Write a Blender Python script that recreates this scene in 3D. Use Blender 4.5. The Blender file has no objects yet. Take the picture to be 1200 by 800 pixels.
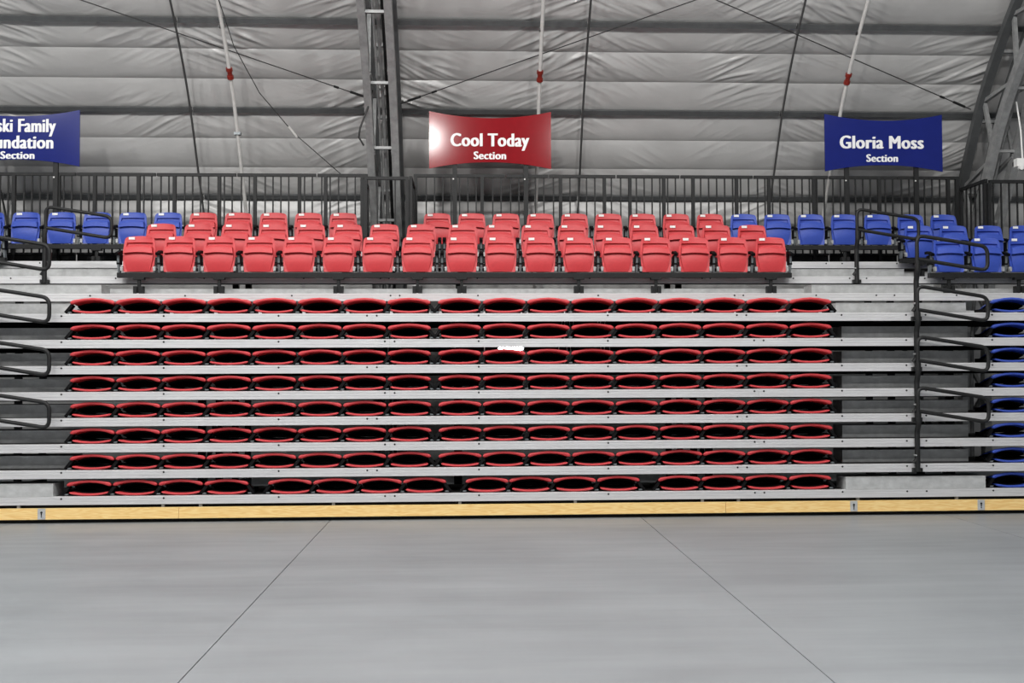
import bpy, math, random
from mathutils import Vector, Matrix, noise
random.seed(7)
scene = bpy.context.scene
col = scene.collection

# ------------------------------------------------------------------ camera
EYE = 1.68
YAW, PIT, ROL = .0423, .0298, -.0039
fw = Vector((math.sin(YAW)*math.cos(PIT), math.cos(YAW)*math.cos(PIT), math.sin(PIT)))
rt = Vector((math.cos(YAW), -math.sin(YAW), 0)); up = rt.cross(fw)
r_ = math.cos(ROL)*rt + math.sin(ROL)*up
u_ = -math.sin(ROL)*rt + math.cos(ROL)*up
cam = bpy.data.cameras.new('camera'); cam.lens = 35.01; cam.sensor_width = 36
cam.clip_end = 200
camo = bpy.data.objects.new('camera', cam); col.objects.link(camo)
M = Matrix((r_, u_, -fw)).transposed().to_4x4(); M.translation = (0, 0, EYE)
camo.matrix_world = M
scene.camera = camo

# ------------------------------------------------------------------ world, lamps, exposure
w = bpy.data.worlds.new('arena_ambient'); scene.world = w; w.use_nodes = True
w.node_tree.nodes['Background'].inputs[0].default_value = (.93, .96, 1, 1)
w.node_tree.nodes['Background'].inputs[1].default_value = .13
vs_ = scene.view_settings
vs_.view_transform = 'Standard'; vs_.look = 'None'; vs_.gamma = 1; vs_.use_curve_mapping = False
vs_.exposure = 0.17
LAMPS = [(x, y, z) for (y, z) in ((-2.1, 9.2), (4.6, 9.2)) for x in (-10.9, -6.1, -1.3, 3.5, 8.3)]
for (x, y, z) in LAMPS:                      # globe high-bay lamps hung under the roof
    l = bpy.data.lights.new('high_bay_lamp', 'POINT'); l.shadow_soft_size = .25
    l.energy = (500 if y < 0 else 950)*(1 if x < 8 else .35); l.color = (1, .985, .965)
    o = bpy.data.objects.new('high_bay_lamp', l); col.objects.link(o); o.location = (x, y, z)

# ------------------------------------------------------------------ materials
MATS = {}
def mat(name, rgb, rough=.5, metal=0., noise_scale=0, noise_amt=.0, bump=0., bump_scale=60, spec=.5, coat=0., stretch=(1, 1, 1), emit=None, rough_amt=0):
    m = bpy.data.materials.new(name); m.use_nodes = True
    nt = m.node_tree; b = nt.nodes['Principled BSDF']
    b.inputs['Base Color'].default_value = (*rgb, 1)
    b.inputs['Roughness'].default_value = rough; b.inputs['Metallic'].default_value = metal
    b.inputs['Specular IOR Level'].default_value = spec
    if coat: b.inputs['Coat Weight'].default_value = coat; b.inputs['Coat Roughness'].default_value = .08
    if emit:
        b.inputs['Emission Color'].default_value = (*rgb, 1); b.inputs['Emission Strength'].default_value = emit
    if noise_scale or bump:
        tc = nt.nodes.new('ShaderNodeTexCoord'); mp = nt.nodes.new('ShaderNodeMapping')
        mp.inputs['Scale'].default_value = stretch
        nt.links.new(tc.outputs['Object'], mp.inputs['Vector'])
    if noise_scale:
        n = nt.nodes.new('ShaderNodeTexNoise'); n.inputs['Scale'].default_value = noise_scale
        n.inputs['Detail'].default_value = 6; n.inputs['Roughness'].default_value = .6
        nt.links.new(mp.outputs['Vector'], n.inputs['Vector'])
        cr = nt.nodes.new('ShaderNodeValToRGB')
        cr.color_ramp.elements[0].position = .3; cr.color_ramp.elements[1].position = .7
        cr.color_ramp.elements[0].color = (*[max(0, c*(1-noise_amt)) for c in rgb], 1)
        cr.color_ramp.elements[1].color = (*[min(1, c*(1+noise_amt)) for c in rgb], 1)
        nt.links.new(n.outputs['Fac'], cr.inputs['Fac']); nt.links.new(cr.outputs['Color'], b.inputs['Base Color'])
        if rough_amt:
            mr = nt.nodes.new('ShaderNodeMapRange')
            mr.inputs['To Min'].default_value = rough-rough_amt; mr.inputs['To Max'].default_value = rough+rough_amt
            nt.links.new(n.outputs['Fac'], mr.inputs['Value']); nt.links.new(mr.outputs['Result'], b.inputs['Roughness'])
    if bump:
        n2 = nt.nodes.new('ShaderNodeTexNoise'); n2.inputs['Scale'].default_value = bump_scale; n2.inputs['Detail'].default_value = 4
        nt.links.new(mp.outputs['Vector'], n2.inputs['Vector'])
        bp = nt.nodes.new('ShaderNodeBump'); bp.inputs['Strength'].default_value = bump; bp.inputs['Distance'].default_value = .01
        nt.links.new(n2.outputs['Fac'], bp.inputs['Height']); nt.links.new(bp.outputs['Normal'], b.inputs['Normal'])
    MATS[name] = m
    return m
mat('red_plastic', (.57, .046, .054), .45, noise_scale=30, noise_amt=.06, bump=.05, bump_scale=300)
mat('blue_plastic', (.036, .078, .42), .45, noise_scale=30, noise_amt=.06, bump=.05, bump_scale=300)
mat('black_paint', (.014, .0145, .015), .5, spec=.3, noise_scale=12, noise_amt=.2)
mat('black_plastic', (.003, .003, .0035), .6, spec=.12, noise_scale=20, noise_amt=.2)
mat('grey_steel', (.19, .21, .22), .4, .4, noise_scale=25, noise_amt=.15)
mat('bright_steel', (.62, .63, .63), .3, .6, noise_scale=40, noise_amt=.1)
mat('aluminium', (.70, .70, .71), .42, .35, noise_scale=6, noise_amt=.05, stretch=(.4, 4, 4))
mat('galvanised', (.54, .55, .55), .45, .3, noise_scale=9, noise_amt=.16, stretch=(1, 1, 1.5))
mat('galvanised_dull', (.20, .205, .205), .5, .3, noise_scale=7, noise_amt=.22)
mat('truss_steel', (.30, .305, .305), .5, .3, noise_scale=9, noise_amt=.22)
mat('purlin_steel', (.105, .11, .112), .5, .3, noise_scale=7, noise_amt=.15)
mat('rod_dark', (.055, .055, .055), .55, spec=.3)
mat('deck_board', (.030, .029, .028), .7, noise_scale=14, noise_amt=.25)
mat('screw_black', (.015, .015, .015), .4)
mat('plate_white', (.85, .85, .83), .4, noise_scale=60, noise_amt=.05)
mat('sign_red', (.25, .004, .009), .11, spec=.45, bump=.012, bump_scale=60, noise_scale=5, noise_amt=.06)
mat('sign_blue', (.009, .017, .16), .12, spec=.5, noise_scale=5, noise_amt=.06)
mat('letter_white', (.86, .86, .86), .5, noise_scale=5, noise_amt=.03)
mat('cable_black', (.02, .02, .02), .6)
mat('pipe_white', (.62, .61, .59), .45, noise_scale=14, noise_amt=.08)
mat('fitting_red', (.22, .02, .012), .4, noise_scale=20, noise_amt=.2)
mat('liner', (.46, .457, .45), .36, .12, noise_scale=1.4, noise_amt=.07, bump=.25, bump_scale=7, stretch=(1, 1.6, 1.6), rough_amt=.1)
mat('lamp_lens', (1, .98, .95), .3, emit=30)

def wood():
    m = bpy.data.materials.new('pine'); m.use_nodes = True; nt = m.node_tree; b = nt.nodes['Principled BSDF']
    tc = nt.nodes.new('ShaderNodeTexCoord'); mp = nt.nodes.new('ShaderNodeMapping'); mp.inputs['Scale'].default_value = (.7, 6, 9)
    info = nt.nodes.new('ShaderNodeObjectInfo'); ad = nt.nodes.new('ShaderNodeVectorMath'); ad.operation = 'ADD'
    nt.links.new(tc.outputs['Object'], ad.inputs[0]); nt.links.new(info.outputs['Random'], ad.inputs[1])
    nt.links.new(ad.outputs[0], mp.inputs['Vector'])
    n = nt.nodes.new('ShaderNodeTexNoise'); n.inputs['Scale'].default_value = 2.2; n.inputs['Detail'].default_value = 3
    nt.links.new(mp.outputs['Vector'], n.inputs['Vector'])
    wv = nt.nodes.new('ShaderNodeMath'); wv.operation = 'MULTIPLY'; wv.inputs[1].default_value = 55
    sn = nt.nodes.new('ShaderNodeMath'); sn.operation = 'SINE'
    nt.links.new(n.outputs['Fac'], wv.inputs[0]); nt.links.new(wv.outputs[0], sn.inputs[0])
    cr = nt.nodes.new('ShaderNodeValToRGB')
    cr.color_ramp.elements[0].position = 0; cr.color_ramp.elements[0].color = (.93, .68, .30, 1)
    cr.color_ramp.elements[1].position = 1; cr.color_ramp.elements[1].color = (.85, .55, .20, 1)
    mr = nt.nodes.new('ShaderNodeMapRange'); mr.inputs['From Min'].default_value = -1; mr.inputs['From Max'].default_value = 1
    nt.links.new(sn.outputs[0], mr.inputs['Value']); nt.links.new(mr.outputs['Result'], cr.inputs['Fac'])
    nt.links.new(cr.outputs['Color'], b.inputs['Base Color']); b.inputs['Roughness'].default_value = .4
    MATS['pine'] = m
wood()
def floor_mat():
    m = bpy.data.materials.new('floor_paint'); m.use_nodes = True; nt = m.node_tree; b = nt.nodes['Principled BSDF']
    tc = nt.nodes.new('ShaderNodeTexCoord')
    def nz(sc, st, d=5):
        mp = nt.nodes.new('ShaderNodeMapping'); mp.inputs['Scale'].default_value = st
        nt.links.new(tc.outputs['Object'], mp.inputs['Vector'])
        n = nt.nodes.new('ShaderNodeTexNoise'); n.inputs['Scale'].default_value = sc; n.inputs['Detail'].default_value = d
        nt.links.new(mp.outputs['Vector'], n.inputs['Vector']); return n
    a = nz(1.0, (.35, 2.2, 1)); c = nz(.6, (1, 1, 1), 4); sc = nz(2.2, (.5, 3.5, 1), 8)
    mx = nt.nodes.new('ShaderNodeMath'); mx.operation = 'ADD'
    nt.links.new(a.outputs['Fac'], mx.inputs[0]); nt.links.new(c.outputs['Fac'], mx.inputs[1])
    mx2 = nt.nodes.new('ShaderNodeMath'); mx2.operation = 'MULTIPLY_ADD'; mx2.inputs[1].default_value = .5
    nt.links.new(mx.outputs[0], mx2.inputs[0]); mx2.inputs[2].default_value = 0
    cr = nt.nodes.new('ShaderNodeValToRGB')
    cr.color_ramp.elements[0].position = .36; cr.color_ramp.elements[0].color = (.216, .230, .243, 1)
    cr.color_ramp.elements[1].position = .64; cr.color_ramp.elements[1].color = (.278, .295, .310, 1)
    nt.links.new(mx2.outputs[0], cr.inputs['Fac']); nt.links.new(cr.outputs['Color'], b.inputs['Base Color'])
    mr = nt.nodes.new('ShaderNodeMapRange'); mr.inputs['To Min'].default_value = .32; mr.inputs['To Max'].default_value = .55
    nt.links.new(sc.outputs['Fac'], mr.inputs['Value']); nt.links.new(mr.outputs['Result'], b.inputs['Roughness'])
    MATS['floor_paint'] = m
floor_mat()
mat('joint_dark', (.10, .10, .10), .8)

# ------------------------------------------------------------------ mesh helpers
class MB:
    def __init__(s): s.v = []; s.f = []
    def box(s, x0, x1, y0, y1, z0, z1):
        b = len(s.v)
        s.v += [(x0,y0,z0),(x1,y0,z0),(x1,y1,z0),(x0,y1,z0),(x0,y0,z1),(x1,y0,z1),(x1,y1,z1),(x0,y1,z1)]
        s.f += [tuple(b+i for i in q) for q in ((0,3,2,1),(4,5,6,7),(0,1,5,4),(1,2,6,5),(2,3,7,6),(3,0,4,7))]
        return s
    def tube(s, pts, r, n=8, w=None, h=None, upv=None):
        """round tube, or rectangular bar when w,h are given, along a path"""
        pts = [Vector(p) for p in pts]; b = len(s.v); N = len(pts)
        k = 4 if w else n
        for i, p in enumerate(pts):
            t = (pts[min(i+1, N-1)]-pts[max(i-1, 0)]).normalized()
            ref = Vector(upv) if upv else (Vector((0, 0, 1)) if abs(t.z) < .9 else Vector((0, 1, 0)))
            a = t.cross(ref).normalized(); c = a.cross(t).normalized()
            for j in range(k):
                if w:
                    sx, sy = ((1,1),(-1,1),(-1,-1),(1,-1))[j]; s.v.append(tuple(p+a*(sx*w/2)+c*(sy*h/2)))
                else:
                    an = 2*math.pi*j/k; s.v.append(tuple(p+a*(math.cos(an)*r)+c*(math.sin(an)*r)))
        for i in range(N-1):
            for j in range(k):
                s.f.append((b+i*k+j, b+i*k+(j+1) % k, b+(i+1)*k+(j+1) % k, b+(i+1)*k+j))
        s.f.append(tuple(b+j for j in reversed(range(k)))); s.f.append(tuple(b+(N-1)*k+j for j in range(k)))
        return s
    def prism(s, poly, x0, x1):
        """polygon of (y,z) extruded along x"""
        b = len(s.v); n = len(poly)
        s.v += [(x0, y, z) for y, z in poly]+[(x1, y, z) for y, z in poly]
        for i in range(n): s.f.append((b+i, b+(i+1) % n, b+n+(i+1) % n, b+n+i))
        s.f.append(tuple(b+i for i in reversed(range(n)))); s.f.append(tuple(b+n+i for i in range(n)))
        return s
    def grid(s, F, B, us, vs):
        """closed slab from front grid F(u,v) and back grid B(u,v)"""
        b = len(s.v); nu = len(us); nv = len(vs)
        for G in (F, B):
            for v in vs:
                for u in us: s.v.append(tuple(G(u, v)))
        o = nu*nv
        for j in range(nv-1):
            for i in range(nu-1):
                a = b+j*nu+i
                s.f.append((a, a+1, a+nu+1, a+nu)); s.f.append((o+a, o+a+nu, o+a+nu+1, o+a+1))
        for i in range(nu-1):
            s.f.append((b+i, b+o+i, b+o+i+1, b+i+1)); t = b+(nv-1)*nu+i
            s.f.append((t, t+1, o+t+1, o+t))
        for j in range(nv-1):
            l = b+j*nu; s.f.append((l, l+nu, o+l+nu, o+l)); q = l+nu-1
            s.f.append((q, o+q, o+q+nu, q+nu))
        return s
    def mesh(s, name, m, smooth=None):
        me = bpy.data.meshes.new(name); me.from_pydata(s.v, [], s.f); me.update()
        me.materials.append(MATS[m])
        if smooth is not None:
            me.polygons.foreach_set('use_smooth', [True]*len(me.polygons))
            me.set_sharp_from_angle(angle=math.radians(smooth))
        return me
    def build(s, name, m, parent=None, smooth=None, loc=None):
        return inst(name, s.mesh(name, m, smooth), parent, loc)
def inst(name, me, parent=None, loc=None, scale=None):
    o = bpy.data.objects.new(name, me); col.objects.link(o)
    if parent: o.parent = parent
    if loc: o.location = loc
    if scale: o.scale = scale
    return o
def thing(name, label, cat, loc=(0, 0, 0), group=None):
    return tag(inst(name, None, None, loc), label, cat, group)
def tag(o, label, cat, group=None):
    o['label'] = label; o['category'] = cat
    if group: o['group'] = group
    return o
ORD = ['first','second','third','fourth','fifth','sixth','seventh','eighth','ninth','tenth','eleventh','twelfth','thirteenth','fourteenth','fifteenth','sixteenth','seventeenth']

# ------------------------------------------------------------------ layout (metres)
D = 11.386            # front of the collapsed platforms
RISE = .292
NH = .093             # nosing height
def zc(r): return .251+RISE*(r-1)          # nosing centre
def zt(r): return zc(r)+NH/2               # deck top
def yn(r): return D-.006*(r-1) if r <= 8 else D+.7935+.8631*(r-9)
SP = .508
COLS = [-4.245+SP*i+(.066 if i >= 8 else 0) for i in range(17)]
YC = {9: 12.86, 10: 13.73, 11: 14.60}      # face of the upright chairs
XL, XR = -7.0, 8.2                          # extent of the lower platforms

# ------------------------------------------------------------------ floor
fl = inst('floor', MB().box(-14, 14, -3, 17.6, -.2, -.012).mesh('floor', 'joint_dark')); fl['kind'] = 'structure'
jx = [-14, -8.68, -5.13, -1.585, 1.955, 5.50, 9.05, 14]
for a, b in zip(jx[:-1], jx[1:]):
    MB().box(a+.004, b-.004, -3, 17.6, -.012, 0).build('slab', 'floor_paint', fl)

# ------------------------------------------------------------------ liner (back wall and roof)
PROF = [(17.0,0),(16.95,2),(16.75,3.4),(16.45,4.3),(16.1,4.95),(15.45,6.1),(14.5,7.2),(13.2,8.3),(11,9.6),(8,10.7),(4,11.6),(0,12.1),(-4,12.2)]
def catmull(P, n=24):
    P = [Vector(p) for p in P]; Q = [2*P[0]-P[1]]+P+[2*P[-1]-P[-2]]; o = []
    for i in range(1, len(Q)-2):
        a, b, c, d = Q[i-1:i+3]
        for k in range(n):
            t = k/n; o.append(.5*(2*b+(c-a)*t+(2*a-5*b+4*c-d)*t*t+(3*b-a-3*c+d)*t**3))
    o.append(P[-1]); return o
CV = catmull(PROF); SV = [0]
for a, b in zip(CV[:-1], CV[1:]): SV.append(SV[-1]+(b-a).length)
def prof(s, off=0):
    """point (Y,Z) on the liner profile at arc length s, moved off metres inwards"""
    import bisect
    i = min(max(bisect.bisect_right(SV, s)-1, 0), len(SV)-2)
    t = (s-SV[i])/(SV[i+1]-SV[i]); p = CV[i].lerp(CV[i+1], t)
    a = CV[max(i-3, 0)]; b = CV[min(i+4, len(CV)-1)]; d = (b-a).normalized()
    n = Vector((-d.y, d.x))
    if n.x > 0: n = -n
    return p+n*off
STEP = .4725
S0 = 4.659
seams = [.0, 1.0, 1.9, 2.8]+[S0+STEP*k for k in range(-3, 11)]
bays = [-10.7, -7.45, -4.30, -1.30, 1.78, 4.95, 8.28, 11.4]
wall = inst('wall_back', None); wall['kind'] = 'structure'
def wrinkle(x, s, xa, xb, sa, sb):
    t = (s-sa)/(sb-sa)
    bul = .032*(4*t*(1-t))**.8*(1.25-.5*t)
    # creases fan out and down from the rods at the bay edges
    e = min(x-xa, xb-x)
    dirn = 1 if (x-xa) < (xb-x) else -1
    slope = .42+.22*noise.noise(Vector((round((xa+dirn*.3)*3)*1.37, sa*2.3, 3.1)))+.10*noise.noise(Vector((x*.5, s*.4, 7)))
    qx = x; qy = s+slope*e
    k = noise.noise(Vector((qx*.75, qy*6.0, 1.7))); rid = max(0, 1-abs(k)*4.5)**1.4
    k3 = noise.noise(Vector((qx*1.1+5, qy*11, 4.4))); rid2 = max(0, 1-abs(k3)*5)**1.4
    k2 = noise.noise(Vector((qx*1.6+9, qy*15, 5.3)))
    amp = max(0, noise.noise(Vector((x*.6+4, s*1.2, 8.8)))+.36)*(.65+.75*math.exp(-e/1.0))
    amp *= min(1, (abs(x-(xa+xb)/2)/.55)**1.5)
    edge = min(1, 7*t*(1-t)+.10)
    skirt = min(.14, max(0, S0-s)*.42)
    return skirt+bul+edge*(amp*(.030*rid+.018*rid2+.012*k2)+.012*noise.noise(Vector((x*1.3, s*2.1, 0))))
for xa, xb in zip(bays[:-1], bays[1:]):
    for sa, sb in zip(seams[:-1], seams[1:]):
        fine = sa > 4.1 and sb < 8.6 and xa > -8 and xb < 8.5
        nx, ns = (150, 24) if fine else (24, 6)
        us = [i/nx for i in range(nx+1)]; vs = [j/ns for j in range(ns+1)]
        v = []; f = []
        for j in vs:
            for i in us:
                x = xa+(xb-xa)*i; s = sa+(sb-sa)*j
                p = prof(s, wrinkle(x, s, xa, xb, sa, sb)); v.append((x, p.x, p.y))
        for j in range(ns):
            for i in range(nx):
                a = j*(nx+1)+i; f.append((a, a+1, a+nx+2, a+nx+1))
        m = MB(); m.v = v; m.f = f
        m.build('liner_panel', 'liner', wall, smooth=80)
# the roof beyond the frame, same fabric
roof = MB(); sr = [seams[-1]+(SV[-1]-seams[-1])*k/24 for k in range(25)]
for s in sr:
    p = prof(s); roof.v += [(bays[0], p.x, p.y), (bays[-1], p.x, p.y)]
roof.f = [(2*i, 2*i+1, 2*i+3, 2*i+2) for i in range(24)]
ro = roof.build('ceiling', 'liner', None, smooth=60); ro['kind'] = 'structure'

# purlins along the building
for s, nm in ((S0, 'lowest, behind the guard rail'), (S0+3*STEP, 'level with the tops of the signs'), (S0+6*STEP, 'highest, near the roof')):
    p = prof(s, .07); c = prof(s, .12)
    g = thing('purlin', 'grey steel purlin across the liner, '+nm, 'beam', (0, 0, 0), 'purlins on the liner')
    for xa, xb in zip(bays[:-1], bays[1:]):
        MB().tube([(xa+.012, p.x, p.y), (xb-.012, p.x, p.y)], 0, w=.05, h=.075, upv=(0, -.6, .8)).build('beam', 'purlin_steel', g)
# slanting rods between bays
for k, x in enumerate((-7.45, -4.30, 1.78, 4.95)):
    lab = ['at the far left behind the blue sign', 'in the left bay', 'right of the red sign', 'left of the blue sign on the right'][k]
    m = MB().tube([(x, *prof(3.4+.25*i, .20)) for i in range(29)], .017, 8)
    tag(m.build('tension_rod', 'rod_dark', None, 40), 'dark slender rod running up the liner '+lab, 'rod', 'rods up the liner')
# sprinkler pipes with red couplings
for k, x in enumerate((-3.59, 1.075, 5.83)):
    lab = ['left of the steel truss', 'rising behind the red sign', 'rising behind the right blue sign'][k]
    t = thing('drop_pipe', 'white pipe with red coupling '+lab, 'pipe', (0, 0, 0), 'white pipes with red couplings')
    MB().tube([(x, *prof(2.0+.25*i, .33)) for i in range(34)], .028, 10).build('pipe', 'pipe_white', t, 40)
    sc_ = S0+4.45*STEP; a = prof(sc_-.09, .33); b = prof(sc_+.09, .33); d = (b-a)
    cpl = MB(); cpl.tube([(x, a.x, a.y), (x, a.x+d.x*.3, a.y+d.y*.3)], .050, 10); cpl.tube([(x, a.x+d.x*.7, a.y+d.y*.7), (x, b.x, b.y)], .050, 10)
    cpl.tube([(x, a.x, a.y), (x, b.x, b.y)], .036, 10); cpl.build('coupling', 'fitting_red', t, 40)
    q = prof(sc_-1.0, .33); MB().box(x-.05, x+.05, q.x-.04, q.x+.04, q.y-.02, q.y+.02).build('clamp', 'grey_steel', t)
    q = prof(sc_+.75, .33); MB().box(x-.042, x-.03, q.x-.03, q.x+.03, q.y-.02, q.y+.02).build('pipe_stud', 'screw_black', t)

# ------------------------------------------------------------------ arch trusses
def truss(xc, label):
    t = thing('arch_truss', label, 'truss', (xc, 16.0, 0), 'arch trusses')
    O = Vector((xc, 16.0, 0))
    def P(x, s, off):
        q = prof(s, off); return Vector((x, q.x, q.y))-Vector((0, 16.0, 0))
    ss = [.2+.25*i for i in range(44)]
    IN = .95
    for sx in (-.185, .185):
        MB().tube([P(sx, s, IN) for s in ss], 0, w=.145, h=.11, upv=(1, 0, 0)).build('inner_chord', 'truss_steel', t)
        MB().tube([P(sx, s, .24) for s in ss], 0, w=.10, h=.13, upv=(1, 0, 0)).build('outer_chord', 'purlin_steel', t)  # darker steel than the inner chord, its shade partly put into the colour
        s = .6; k = 0
        while s < 10:
            a, b = (.24, IN) if k % 2 == 0 else (IN, .24)
            MB().tube([P(sx*.8, s, a), P(sx*.8, s+.72, b)], 0, w=.055, h=.055).build('lacing_bar', 'truss_steel', t)
            s += .72; k += 1
    s = 1.0
    while s < 10:
        MB().tube([P(-.185, s, IN), P(.185, s, IN)], 0, w=.05, h=.04).build('batten', 'truss_steel', t)
        MB().tube([P(-.185, s+.3, .24), P(.185, s+.3, .24)], 0, w=.06, h=.05).build('batten', 'truss_steel', t)
        s += 1.18
    for i, (dx, of, r) in enumerate(((-.05, .75, .018), (.02, .8, .025), (.085, .68, .03))):
        MB().tube([P(dx, s, of) for s in ss], r, 8).build('conduit', 'bright_steel' if i == 0 else ('truss_steel' if i == 1 else 'black_paint'), t, 40)
    return t
tr = truss(-1.30, 'grey steel arch truss rising behind the gap in the back row of chairs')
truss(8.28, 'dark grey arch truss leaning inwards at the right edge')
# hanging loop of cable on the central truss
cab = MB().tube([(-1.43, 14.62, 5.82), (-1.47, 14.58, 5.6), (-1.60, 14.58, 5.25), (-1.62, 14.6, 5.12), (-1.55, 14.62, 5.0)], .014, 6)
tag(cab.build('slack_cable', 'cable_black', None, 40), 'slack black cable looped on the left chord of the central truss', 'cable')
# bracing cables
def cable(pts, label, r=.008):
    t = tag(MB().tube(pts, r, 6).build('bracing_cable', 'cable_black', None, 40), label, 'cable', 'bracing cables under the liner')
    a = Vector(pts[-1]); b = Vector(pts[-2]); d = (b-a).normalized()
    MB().tube([a+d*.12, a+d*.34], .02, 8).build('turnbuckle', 'black_paint', t)
    MB().tube([a+d*.52, a+d*.60], .018, 8).build('clip', 'black_paint', t)
ext = lambda a, b, k: tuple(Vector(a)+(Vector(a)-Vector(b))*k)
A = (-5.527, 14.30, 6.993); B = (-1.50, 15.28, 5.87); cable([ext(A, B, .25), B], 'thin black bracing cable sloping down rightwards to the central truss')
A = (3.313, 14.30, 7.099); B = (-1.06, 15.30, 5.81); cable([ext(A, B, .25), B], 'thin black bracing cable sloping down leftwards above the red sign to the truss')
A = (3.628, 14.30, 7.102); B = (7.95, 15.36, 5.80); cable([ext(A, B, .25), B], 'thin black bracing cable sloping down rightwards above the right blue sign')
rp = [(-3.60, 13.9, 7.3), (-3.566, 14.2, 7.0), (-3.477, 14.75, 6.504), (-3.194, 15.2, 5.934), (-2.731, 15.5, 5.396), (-2.04, 15.8, 4.815)]
rope = tag(MB().tube(rp, .007, 6).build('guy_rope', 'cable_black', None, 40), 'thin rope hanging from the left white pipe down behind the guard rail', 'rope')
MB().tube([(-2.80, 15.45, 5.48), (-2.68, 15.53, 5.33)], .02, 6).build('knot', 'pipe_white', rope)
# white light box on the right truss
bx = thing('emergency_light', 'small white light box fixed to the right-hand truss', 'light', (8.27, 14.55, 4.78))
MB().box(-.07, .07, -.05, .05, -.06, .06).build('housing', 'plate_white', bx)
MB().tube([(-.03, -.05, -.09), (-.03, -.1, -.09)], .035, 10).build('lamp_head', 'plate_white', bx)
MB().tube([(.04, 0, .06), (.05, .05, .5), (.02, .1, .95)], .012, 6).build('lead', 'plate_white', bx)
MB().box(-.05, .05, .05, .12, -.03, .03).build('bracket', 'black_paint', bx)

# ------------------------------------------------------------------ platforms
XA = {r: (-7.0, 8.2) for r in range(1, 9)}
XA.update({9: (-7.6, 8.6), 10: (-7.8, 8.7), 11: (-8.0, 8.8)})
def nosing_poly():
    h = NH/2
    return [(.0, -h), (0, -h*.42), (.004, -h*.38), (.004, -h*.28), (0, -h*.24), (0, h*.30), (.004, h*.34), (.004, h*.44), (0, h*.48), (0, h*.9), (.006, h), (.05, h), (.05, h-.006), (.012, h-.006), (.012, -h+.004), (.03, -h+.004), (.03, -h)]
def platform(r):
    y = yn(r); z = zc(r); xa, xb = XA[r]
    where = ORD[r-1]+' platform above the floor'
    t = thing('seating_platform', 'long seating deck with pale aluminium nosing, the '+where, 'platform', (0, y, z), 'stacked seating platforms')
    js = [xa, -4.9 if r % 2 else -4.7, -.91 if r % 2 else -1.11, 3.33 if r % 2 else 3.13, xb]
    js = [xa, -.91 if r % 2 else -1.11, 3.33 if r % 2 else 3.13, xb]
    for a, b in zip(js[:-1], js[1:]):
        MB().prism(nosing_poly()[::-1], a+.0008, b-.0008).build('nosing', 'aluminium', t)
    depth = .93 if r < 11 else 1.15
    MB().box(xa, xb, .052, depth, NH/2-.028, NH/2-.002).build('deck_panel', 'deck_board', t)
    if 1 < r < 9:
        MB().box(xa, xb, depth-.05, depth-.02, NH/2-.028-.10, NH/2-.030).build('rear_beam', 'black_paint', t)
    # riser strip at the rear of the deck
    if r in (8, 9, 10):
        xs_ = xa if r > 8 else -4.62
        MB().box(XA[r][0]+.3, XA[r][1]-.3, depth-.05, depth-.03, NH/2, NH/2+(.075 if r == 8 else .13)).build('riser_strip', 'galvanised', t)
    sc = MB()
    xs = [-5.9, -4.57, -3.44, -2.16, .1, 1.58, 4.3, 5.06, 5.29, 6.08, 7.3]+[js[1]-.055, js[1]+.055, js[2]-.055, js[2]+.055]
    for x in xs:
        sc.tube([(x, -.003, NH*.22), (x, .004, NH*.22)], .011, 8)
    so = sc.build('nosing_screws', 'screw_black', t); so['kind'] = 'stuff'
    # black carrier beams beneath
    for x in (-5.0, -1.55, -.2, 2.2, 5.0):
        if r <= 8: MB().box(x-.03, x+.03, .12, .88, NH/2-.028-.055, NH/2-.029).build('cantilever_arm', 'black_paint', t)
    return t
for r in range(1, 12): platform(r)

# understructure frames
k = 0
for x, nm in ((-6.3, 'far left'), (-3.3, 'left of centre'), (-.16, 'centre'), (3.0, 'right of centre'), (6.1, 'far right')):
    t = thing('support_frame', 'black steel support frame under the upper platforms, '+nm, 'frame', (x, 13, 0), 'support frames under the platforms')
    for y, r in ((12.45, 9), (13.3, 10), (14.2, 11), (15.0, 11)):
        MB().box(-.04, .04, y-13-.04, y-13+.04, 0, zt(r)-.17).build('column', 'black_paint', t)
    MB().box(-.03, .03, -.7, 2.1, .05, .13).build('base_rail', 'black_paint', t)
    MB().tube([(0, -.5, .2), (0, 1.2, 2.6)], 0, w=.05, h=.05).build('diagonal_brace', 'galvanised_dull', t)

# ------------------------------------------------------------------ front kick board and plates
t = thing('kick_board', 'long yellow pine kick board along the foot of the bleachers', 'board', (0, D-.02, 0))
jb = [-7.0, -3.267, -.17, 2.929, 6.03, 8.2]
jb2 = [-7.0, -3.267, 2.929, 8.2]
for a, b in zip(jb2[:-1], jb2[1:]):
    MB().box(a+.002, b-.002, 0, .035, .046, .170).build('plank', 'pine', t)
def xat(px): return (px-553.5)/102.9 if px > 553 else (px-553.5)/105.6
for px in (21, 189, 233, 390, 541, 677, 828, 871, 1015, 1135):
    x = xat(px); MB().box(x-.017, x+.017, .03, .06, .165, .205).build('bracket_tab', 'galvanised_dull', t)
MB().box(-7.0, 8.2, .10, .14, .0, .20).build('shade_backing', 'black_paint', t)  # black sheet drawn up high, stands in for shade in the gap above the planks
for i, (x, lab) in enumerate(((-4.775, 'at the left end'), (4.42, 'below the right aisle step'), (5.92, 'at the right end'))):
    p = thing('key_plate', 'small steel key plate on the pine kick board '+lab, 'plate', (x, D-.02, .108), 'key plates on the kick board')
    MB().box(-.042, .042, -.006, 0, -.058, .062).build('plate', 'galvanised', p)
    mk = MB(); mk.tube([(0, -.009, .018), (0, -.004, .018)], .013, 10); mk.box(-.006, .006, -.009, -.004, -.016, .018); mk.box(-.006, .006, -.009, -.004, -.034, -.022)
    mk.build('keyhole', 'screw_black', p)

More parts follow.
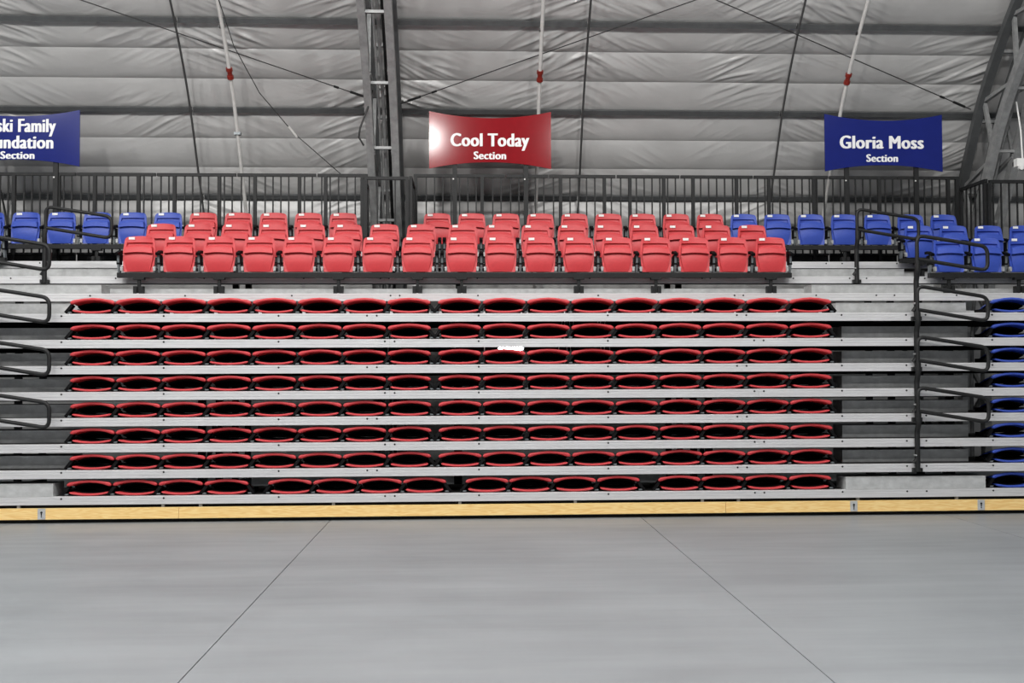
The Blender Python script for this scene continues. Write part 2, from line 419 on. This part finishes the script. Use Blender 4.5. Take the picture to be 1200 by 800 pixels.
# ------------------------------------------------------------------ aisle steps
def step(r, x0, x1, dy, label):
    z = zt(r); y = yn(r)+dy
    t = thing('aisle_step', label, 'step', ((x0+x1)/2, y, z), 'galvanised aisle steps')
    h = (x1-x0)/2
    MB().box(-h, h, .0, .004, .0, .136).build('front_panel', 'galvanised', t)
    MB().box(-h, h, -.004, .30, .136, .144).build('tread', 'galvanised', t)
    for s in (-1, 1): MB().box(min(s*h, s*h-s*.004), max(s*h, s*h-s*.004), .004, .30, 0, .136).build('side_panel', 'galvanised', t)
for side, nm in ((1, 'right aisle'), (-1, 'left aisle')):
    for r in range(1, 11):
        if side > 0: x0, x1 = (4.34, 5.99) if r == 1 else (4.40, 6.0)
        else: x0, x1 = (-6.3, -4.66) if r == 1 else (-6.3, -4.60 if r >= 9 else -4.55)
        step(r, x0, x1-(.08 if side > 0 and 1 < r < 8 else 0), .0 if r == 1 else (.26 if r < 8 else .45), 'grey galvanised step box in the '+nm+' on the '+ORD[r-1]+' platform above the floor')

# ------------------------------------------------------------------ chairs
def rnd(v, r, H, W):            # rounded-corner width factor for the last r metres of height H
    t = max(0, (v-(1-r/H))/(r/H)); return 1-(r/W)*(1-math.sqrt(max(0, 1-t*t)))
US = [-1, -.97, -.9, -.84, -.82, -.6, -.35, 0, .35, .6, .82, .84, .9, .97, 1]
def upright_meshes(cm, tagname):
    out = {}
    # backrest
    H = .47; vs = [0, .05, .15, .3, .45, .6, .72, .78, .81, .825, .89, .93, .96, .98, .993, 1]
    def W(v):
        w_ = .186+.02*math.sin(min(1, v/.6)*math.pi/2) if v < .6 else .206-.02*(v-.6)/.4
        return w_*rnd(v, .05, H, .2)
    def F(u, v):
        z = .335+H*v-.014*u*u*v
        y = .055+.055*v-.03*u*u+(.030 if (abs(u) < .83 and .2 < v < .82) else 0)
        if abs(u) > .95 or v > .99: y += .006
        return (u*W(v), y, z)
    def Bk(u, v):
        x, y, z = F(u, v); return (x*.985, y+.02, z-.004*v)
    out['backrest'] = MB().grid(F, Bk, US, vs).mesh('backrest_'+tagname, cm, 50)
    # seat tipped up, underside towards the viewer
    vs2 = [0, .02, .06, .15, .3, .45, .6, .70, .715, .73, .76, .85, .93, .965, .985, 1]
    def W2(v):
        w_ = .140+.042*math.sin(min(1, v/.72)*math.pi/2) if v < .72 else .182-.016*(v-.72)/.28
        b = max(0, (.06-v)/.06); return w_*rnd(v, .018, .36, .17)*(1-.10*b*b)
    def F2(u, v):
        z = .338+.345*v-.020*u*u*v
        bulge = .03*math.sin(math.pi*min(1, v*1.15))*(1-.5*u*u)
        y = .035-bulge+.02*v
        if v >= .715: y = .035-.026+.02*v-.004*(1-u*u)+(.0 if v < .95 else .01*(v-.95)/.05)-.030*(1-max(0, (v-.715)/.285))
        return (u*W2(v), y, z)
    def B2(u, v):
        x, y, z = F2(u, v); return (x*.98, .062+.045*v, z)
    out['seat'] = MB().grid(F2, B2, US, vs2).mesh('seat_'+tagname, cm, 40)
    return out
UM = {'red': upright_meshes('red_plastic', 'red'), 'blue': upright_meshes('blue_plastic', 'blue')}
pl = MB().box(-.038, .038, -.006, .006, -.016, .016).mesh('number_plate', 'plate_white')
def arm_mesh():
    m = MB()
    pts = [(0, -.03, .555), (0, .0, .565), (0, .10, .60), (0, .17, .60)]
    m.tube(pts, 0, w=.045, h=.035)
    return m.mesh('armrest', 'black_plastic')
armM = arm_mesh()
def standard_mesh():
    m = MB(); m.tube([(0, .09, .30), (0, .06, .42), (0, .04, .56)], 0, w=.028, h=.05); return m.mesh('arm_standard', 'grey_steel')
stM = standard_mesh()
hg = MB(); hg.box(-.014, .014, .005, .05, .345, .40); hg.tube([(-.016, .03, .385), (.016, .03, .385)], .022, 10)
hgM = hg.mesh('hinge', 'bright_steel', 40)
bsM = MB().box(-.022, .022, .03, .12, .43, .56).mesh('arm_shroud', 'black_plastic')
def upright(x, r, colr, label, right_arm=False):
    t = thing('stadium_chair', label, 'chair', (x, YC[r], zt(r)), 'upright '+colr+' chairs')
    M_ = UM[colr]
    tilt = random.uniform(-.004, .004)
    inst('backrest', M_['backrest'], t); inst('seat', M_['seat'], t, (0, tilt, 0))
    inst('number_plate', pl, t, (-.105, .093, .772))
    for s in ((-1, 1) if right_arm else (-1,)):
        xx = s*SP/2
        inst('armrest', armM, t, (xx, 0, 0)); inst('arm_standard', stM, t, (xx, 0, 0)); inst('arm_shroud', bsM, t, (xx, 0, 0))
    for s in (-1, 1): inst('hinge', hgM, t, (s*.205, 0, 0))
ROWN = {9: 'front row of upright chairs', 10: 'middle row of upright chairs', 11: 'back row of upright chairs'}
for r in (9, 10):
    for i, x in enumerate(COLS):
        upright(x+(.012 if r == 9 else .02), r, 'red', 'red chair, '+ORD[i]+' red one from the left in the '+ROWN[r], i in (7, 16))
RB = [6.352, 6.86, 7.368, 7.876]
for r in (9, 10):
    for i, x in enumerate(RB[:3 if r == 9 else 4]):
        upright(x, r, 'blue', 'blue chair, '+ORD[i]+' blue one from the right aisle in the '+ROWN[r], i == 3)
upright(-6.58, 10, 'blue', 'blue chair at the left edge in the '+ROWN[10], True)
L11 = [-6.935+SP*i for i in range(11)]; R11 = [-.476+SP*i for i in range(16)]
nr = 0
for i, x in enumerate(L11):
    c = 'blue' if i < 6 else 'red'
    if c == 'blue': lab = 'blue chair, '+ORD[i]+' from the left edge in the '+ROWN[11]
    else: lab = 'red chair, '+ORD[nr]+' red one from the left in the '+ROWN[11]; nr += 1
    upright(x, 11, c, lab, i == 10)
for i, x in enumerate(R11):
    c = 'red' if i < 9 else 'blue'
    if c == 'red': lab = 'red chair, '+ORD[nr]+' red one from the left in the '+ROWN[11]; nr += 1
    else: lab = 'blue chair, '+ORD[i-9]+' right of the last red one in the '+ROWN[11]
    upright(x, 11, c, lab, i == 15)

# beams carrying the upright chairs
def beam(r, xa, xb, brk, label):
    t = thing('seat_beam', label, 'beam', (0, YC[r], zt(r)), 'black beams under the upright chairs')
    MB().box(xa, xb, .03, .10, .262, .325).build('beam', 'black_paint', t)
    for x in brk:
        b = MB(); b.box(x-.02, x+.02, .05, .08, .06, .262); b.box(x-.07, x+.07, .03, .10, .235, .262); b.box(x-.062, x-.018, .02, .10, .0, .15); b.box(x+.018, x+.062, .02, .10, .0, .15)
        b.build('bracket', 'black_paint', t)
        if r == 9: MB().box(x-.008, x+.012, .008, .02, .0, .06).build('bolt_plate', 'bright_steel', t)
C9 = [c+.012 for c in COLS]
beam(9, C9[0]-.27, C9[16]+.27, [C9[i] for i in (0, 2, 5, 7, 8, 11, 13, 16)], 'black beam under the red chairs in the front upright row')
beam(10, C9[0]-.27, C9[16]+.27, [C9[i] for i in (0, 2, 5, 7, 8, 11, 13, 16)], 'black beam under the red chairs in the middle upright row')
beam(9, 6.08, 8.2, [6.35, 7.3], 'black beam under the blue chairs in the front upright row')
beam(10, 6.08, 8.2, [6.35, 7.3], 'black beam under the blue chairs in the middle upright row')
beam(10, -7.4, -6.31, [-6.5], 'black beam under the blue chair at the left edge')
beam(11, -7.2, L11[10]+.27, [L11[i] for i in (0, 3, 6, 9)], 'black beam under the back row chairs left of the truss')
beam(11, R11[0]-.27, R11[15]+.27, [R11[i] for i in (0, 3, 6, 9, 12, 15)], 'black beam under the back row chairs right of the truss')

# folded chairs
def folded_meshes(cm, tagname):
    out = {}
    vs = [0, .008, .03, .07, .13, .25, .45, .7, 1]; DP = .40
    th = [.010, .024, .034, .034, .026, .018, .016, .016, .016]
    def T(v): return th[min(range(len(vs)), key=lambda k: abs(vs[k]-v))]
    def mid(u, v): return .124+.041*(1-abs(u)**1.9)-.030*v-.060*v*v
    def k_(u): return 1.30 if abs(u) > .8 else .92
    def Wb(v): return .243 if v < .1 else .243-.03*v
    def endz(u): return 1 if abs(u) < .95 else (.75 if abs(u) < .99 else .3)
    F = lambda u, v: (u*Wb(v), .012+DP*v, mid(u, v)-T(v)*k_(u)*endz(u)/2)
    B = lambda u, v: (u*Wb(v), .012+DP*v, mid(u, v)+T(v)*k_(u)*endz(u)/2)
    out['backrest'] = MB().grid(F, B, US, vs).mesh('folded_backrest_'+tagname, cm, 60)
    ths = [.008, .018, .024, .022, .018, .016, .016, .016, .016]
    def T2(v): return ths[min(range(len(vs)), key=lambda k: abs(vs[k]-v))]
    def mid2(u, v): return .015+.024*abs(u)**2.2-.004*v
    F2 = lambda u, v: (u*(.212-.02*v), .0+DP*v, mid2(u, v)-T2(v)*endz(u)/2)
    B2 = lambda u, v: (u*(.212-.02*v), .0+DP*v, mid2(u, v)+T2(v)*endz(u)/2)
    Fp = lambda u, v: (u*.21, .012+DP*v, mid(u, v)-.026)
    Bp = lambda u, v: (u*.21, .012+DP*v, mid(u, v)-.012)
    out['pan'] = MB().grid(Fp, Bp, [-1, -.6, -.2, .2, .6, 1], [.36, .6, 1]).mesh('backrest_shade_sheet', 'black_plastic', 60)  # added black sheet standing in for shade beneath the folded backrest
    Fs = lambda u, v: (u*.185, DP*v, mid2(u, v)+.010)
    Bs = lambda u, v: (u*.185, DP*v, mid2(u, v)+.018)
    out['seat_shade'] = MB().grid(Fs, Bs, [-1, -.6, -.2, .2, .6, 1], [.2, .5, 1]).mesh('seat_pan', 'black_plastic', 60)  # second added black sheet, darkens the inside just above the folded seat
    out['seat'] = MB().grid(F2, B2, US, vs).mesh('folded_seat_'+tagname, cm, 60)
    return out
FM = {'red': folded_meshes('red_plastic', 'red'), 'blue': folded_meshes('blue_plastic', 'blue')}
fa = MB(); fa.tube([(-.300, .06, .012), (-.270, .06, .045), (-.225, .07, .105)], 0, w=.07, h=.032, upv=(1, 0, 0)); 
fa.box(-.285, -.245, .12, .34, .004, .05); faL = fa.mesh('folded_arm', 'black_plastic')
fa = MB(); fa.tube([(.300, .06, .012), (.270, .06, .045), (.225, .07, .105)], 0, w=.07, h=.032, upv=(1, 0, 0)); 
fa.box(.245, .285, .12, .34, .004, .05); faR = fa.mesh('folded_arm', 'black_plastic')
fb = MB(); fb.box(-.274, -.234, .03, .05, .010, .024); fbM = fb.mesh('bolt_tab', 'grey_steel')
hu = MB().box(-.15, .15, .34, .42, .04, .075).mesh('hinge_bar', 'black_plastic')
def folded(x, r, colr, label, right=False):
    t = thing('folded_chair', label, 'chair', (x, yn(r)+.012, zt(r)+.001), 'folded '+colr+' chairs')
    inst('backrest', FM[colr]['backrest'], t, (random.uniform(-.004, .004), random.uniform(-.006, .006), random.uniform(-.002, .002)))
    inst('seat', FM[colr]['seat'], t)
    inst('arm', faL, t); inst('bolt_tab', fbM, t)
    if right: inst('arm', faR, t); inst('bolt_tab', fbM, t, (.508, 0, 0))
    inst('hinge_bar', hu, t); inst('backrest_shade_sheet', FM[colr]['pan'], t); inst('seat_pan', FM[colr]['seat_shade'], t)
ROW1 = [-4.278, -3.77, -3.259, -2.747, -2.037, -1.53, -1.025, -0.519, 0.189, 0.69, 1.198, 1.703, 2.407, 2.912, 3.418, 3.93]
for r in range(1, 9):
    xs = ROW1 if r == 1 else COLS
    for i, x in enumerate(xs):
        last = i in ((3, 7, 11, 15) if r == 1 else (7, 16))
        folded(x, r, 'red', 'folded red chair, '+ORD[i]+' from left in the '+ORD[r-1]+' row above the floor', last)
    folded(6.336, r, 'blue', 'folded blue chair at the right edge in the '+ORD[r-1]+' row above the floor', True)

# ------------------------------------------------------------------ aisle handrails
def fillet(P, R, n=5):
    out = [Vector(P[0])]
    for i in range(1, len(P)-1):
        a, b, c = Vector(P[i-1]), Vector(P[i]), Vector(P[i+1])
        d1 = (a-b).normalized(); d2 = (c-b).normalized(); p = b+d1*R; q = b+d2*R
        for k in range(n+1):
            t = k/n; out.append(p*(1-t)**2+b*2*t*(1-t)+q*t*t)
    out.append(Vector(P[-1])); return out
def handrail(x, r, label):
    dx = -.012 if x > 0 else .035
    t = thing('aisle_handrail', label, 'handrail', (x, yn(r)-.035, zc(r)), 'swivelled aisle handrails')
    MB().tube(fillet([(0, 0, -.04), (0, 0, .42), (dx*.6, -.06, .52), (dx*.6, -.06, .64)], .035), .030, 12, upv=(0, 1, 0)).build('post', 'black_paint', t, 40)
    loop = fillet([(dx, -.06, .60), (dx, -.06, .935), (.83+dx, -.06, .805), (.83+dx, -.06, .525), (dx, -.06, .66)], .09)
    MB().tube(loop, .022, 10, upv=(0, 1, 0)).build('rail_loop', 'black_paint', t, 40)
    MB().box(-.055, .055, -.012, .034, -.045, .0).build('foot_bracket', 'black_paint', t)
    MB().tube([(-.03, -.035, .15), (-.03, .02, .15)], .010, 8).build('bolt', 'bright_steel', t)
    MB().tube([(-.045, 0, .06), (.0, 0, .12)], .022, 8).build('lock_lever', 'black_paint', t)
for r in (2, 4, 6, 8):
    handrail(5.17, r, 'black looped handrail in the right aisle on the '+ORD[r-1]+' platform above the floor')
    handrail(-5.535, r, 'black looped handrail in the left aisle on the '+ORD[r-1]+' platform above the floor')
handrail(5.145, 10, 'black looped handrail in the right aisle on the tenth platform above the floor')
handrail(-5.46, 10, 'black looped handrail in the left aisle on the tenth platform above the floor')

# ------------------------------------------------------------------ guard rail
ZB = zt(11)
picket_cache = {}
def picket(parent, x, y, z0, z1, name='picket', w=.020):
    k = (round(z1-z0, 3), w)
    if k not in picket_cache: picket_cache[k] = MB().box(-w/2, w/2, -w/2, w/2, 0, z1-z0).mesh(name, 'black_paint')
    inst(name, picket_cache[k], parent, (x, y, z0))
def guard(p0, p1, top, posts, label, spacing=.115, toe=True, botz=None):
    a = Vector((*p0, 0)); b = Vector((*p1, 0)); L = (b-a).length; d = (b-a)/L
    t = thing('guard_rail', label, 'railing', (p0[0], p0[1], ZB), 'guard rail panels')
    t.rotation_euler.z = math.atan2(d.y, d.x)
    h = top-ZB
    MB().box(0, L, -.022, .022, h-.045, h).build('top_rail', 'black_paint', t)
    MB().box(0, L, -.018, .018, .215 if toe else .10, .245 if toe else .13).build('bottom_rail', 'black_paint', t)
    if toe: MB().box(0, L, .02, .03, .0, .25).build('toe_board', 'black_paint', t)
    for x in posts: picket(t, x, 0, 0, h-.045, 'post', .05)
    n = max(1, int(L/spacing)); 
    for i in range(n):
        x = (i+.5)*L/n
        if all(abs(x-q) > .045 for q in posts): picket(t, x, 0, .245 if toe else .13, h-.045)
GY = 15.0; GT = 4.655
pan = [(-8.2, -7.03, 'at the far left edge'), (-7.01, -5.85, 'behind the blue sign at the left edge'), (-5.83, -4.68, 'behind the blue chairs on the left'), (-4.66, -3.49, 'behind the first red chairs'), (-3.47, -2.30, 'left of the truss, behind red chairs')]
for xa, xb, l in pan:
    L = xb-xa; guard((xa, GY), (xb, GY), GT, [.26, L-.25], 'black guard rail panel with thin pickets '+l)
guard((-2.28, GY), (-1.53, GY), GT, [.12, .725], 'short black guard rail panel ending left of the central truss')
guard((-1.53, 14.98), (-1.53, 14.2), 4.47, [.03, .75], 'black guard rail return on the left side of the central truss')
guard((-1.50, 14.2), (-.87, 14.2), 4.46, [.02, .61], 'low black guard rail in front of the central truss')
guard((-.84, 14.98), (-.84, 14.2), 4.47, [.03, .75], 'black guard rail return on the right side of the central truss')
pan = [(-.84, .54, [.03, 1.03], 'under the left half of the red sign'), (.56, 1.19, [.3], 'under the right end of the red sign'), (1.21, 2.22, [.17, .84], 'just right of the red sign'), (2.24, 3.2, [.2, .72], 'between the red sign and right blue sign'),
       (3.22, 4.33, [.19, .86], 'where red chairs meet blue chairs'), (4.35, 5.5, [.23, .93], 'left of the right blue sign'), (5.52, 6.57, [.78], 'under the right blue sign'), (6.59, 7.55, [.79, .93], 'right of the right blue sign')]
for xa, xb, ps, l in pan:
    guard((xa, GY), (xb, GY), GT, ps, 'black guard rail panel with thin pickets '+l)
guard((7.57, 15.0), (7.57, 14.22), 4.47, [.02, .74], 'black guard rail return beside the right-hand truss')
guard((7.60, 14.2), (8.8, 14.2), 4.45, [.0, .55, 1.1], 'black guard rail in front of the right-hand truss')

# ------------------------------------------------------------------ signs
def text_mesh(body, bold, m):
    """heavy lettering: the outline repeated with small sideways shifts"""
    cu = bpy.data.curves.new('t', 'FONT'); cu.body = body; cu.extrude = .012; cu.resolution_u = 4; cu.space_character = 1.08
    to = bpy.data.objects.new('t', cu); col.objects.link(to)
    dg = bpy.context.evaluated_depsgraph_get(); src = bpy.data.meshes.new_from_object(to.evaluated_get(dg))
    bpy.data.objects.remove(to); bpy.data.curves.remove(cu)
    m_ = MB()
    for k, dx in enumerate((-bold, -bold/3, bold/3, bold)):
        b = len(m_.v); m_.v += [(v.co.x+dx, v.co.y+(.006 if k % 2 else -.006), v.co.z+.0004*k) for v in src.vertices]
        m_.f += [tuple(b+i for i in p.vertices) for p in src.polygons]
    bpy.data.meshes.remove(src)
    return m_.mesh('lettering', m)
def sign(x0, x1, zt0, zt1, m, lines, label, posts):
    cx = (x0+x1)/2; cz = (zt0+zt1)/2; hw = (x1-x0)/2; hh = (zt1-zt0)/2
    t = thing('section_sign', label, 'sign', (cx, 14.93, ZB))
    cz -= ZB
    n = 24; us = [-1+2*i/n for i in range(n+1)]; vs = [0, .25, .5, .75, 1]
    def hz(u): return hh-.10*(1-u*u)
    F = lambda u, v: (u*hw, 0, cz+(-1+2*v)*hz(u))
    B = lambda u, v: (u*hw, .018, cz+(-1+2*v)*hz(u))
    MB().grid(F, B, us, vs).build('sign_panel', m, t, 40)
    for (body, xa, xb, zlo, zhi, bold) in lines:
        me = text_mesh(body, bold, 'letter_white')
        xs = [v.co.x for v in me.vertices]; ys = [v.co.y for v in me.vertices]
        ref = text_mesh('H', bold, 'letter_white'); hy = [v.co.y for v in ref.vertices]
        sx = (xb-xa)/(max(xs)-min(xs)); sz = (zhi-zlo)/(max(hy)-min(hy)); base = min(hy)
        for v in me.vertices:
            v.co = Vector((xa-cx+v.co.x*sx, v.co.z*.15-.0025, zlo-ZB+(v.co.y-base)*sz))
        mn = min(v.co.x for v in me.vertices); 
        for v in me.vertices: v.co.x += xa-cx-mn
        me.flip_normals(); me.update()
        inst('lettering', me, t)
    for px in posts:
        p = MB().box(px-cx-.035, px-cx+.035, .02, .06, .02, cz+.2).build('post', 'black_paint', t)
        for z in (1.36, .45): MB().tube([(px-cx-.02, .012, z), (px-cx-.02, .022, z)], .012, 8).build('bolt', 'plate_white', p)
sign(-.605, 1.235, 4.73, 5.60, 'sign_red', [('Cool Today', -.284, .906, 5.07, 5.265, .05), ('Section', .064, .555, 4.875, 4.99, .05)],
     'glossy red banner sign reading Cool Today Section on two black posts', (-.222, .854))
sign(5.435, 7.27, 4.715, 5.60, 'sign_blue', [('Gloria Moss', 5.667, 6.978, 5.07, 5.265, .05), ('Section', 6.077, 6.572, 4.865, 4.98, .05)],
     'blue banner sign reading Gloria Moss Section on two black posts', (5.783, 6.869))
sign(-7.61, -5.775, 4.735, 5.58, 'sign_blue', [('ski Family', -6.98, -6.119, 5.245, 5.44, .05), ('Foundation', -7.24, -6.155, 5.0, 5.19, .05), ('Section', -6.924, -6.427, 4.845, 4.955, .05)],
     'blue banner sign ending in Family Foundation Section at the left edge', (-6.131, -7.25))

# ------------------------------------------------------------------ lit work lamp under the platforms
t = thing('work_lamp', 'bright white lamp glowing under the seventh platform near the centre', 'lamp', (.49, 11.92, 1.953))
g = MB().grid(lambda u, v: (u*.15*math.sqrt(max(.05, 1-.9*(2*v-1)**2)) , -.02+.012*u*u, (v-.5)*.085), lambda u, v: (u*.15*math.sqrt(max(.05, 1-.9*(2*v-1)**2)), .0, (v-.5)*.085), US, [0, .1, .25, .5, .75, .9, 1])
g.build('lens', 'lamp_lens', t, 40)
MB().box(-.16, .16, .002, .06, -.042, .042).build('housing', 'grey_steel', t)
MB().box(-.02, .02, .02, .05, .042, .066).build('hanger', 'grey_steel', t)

# white ties and leads hanging under the platforms beside the lamp
for r, nm, xs in ((8, 'eighth', (1.09, 1.12, 1.16, 1.22, 1.50, 1.55, 1.60)), (7, 'seventh', (1.05, 1.13, 1.17, 1.53, 1.585, 1.64, -.95, .17))):
    t = thing('cable_ties', 'loose white cable ties hanging under the '+nm+' platform right of centre', 'cable tie', (0, D+.25, zt(r)-.032))
    MB().tube([(-1.2, .03, -.01), (2.0, .03, -.01)], .008, 6).build('lead', 'cable_black', t)
    for x in xs:
        dx = random.uniform(-.04, .04)
        MB().tube([(x, 0, 0), (x+dx*.6, -.01, -.09), (x+dx, -.02, -.15)], .005, 5).build('tie', 'plate_white', t)
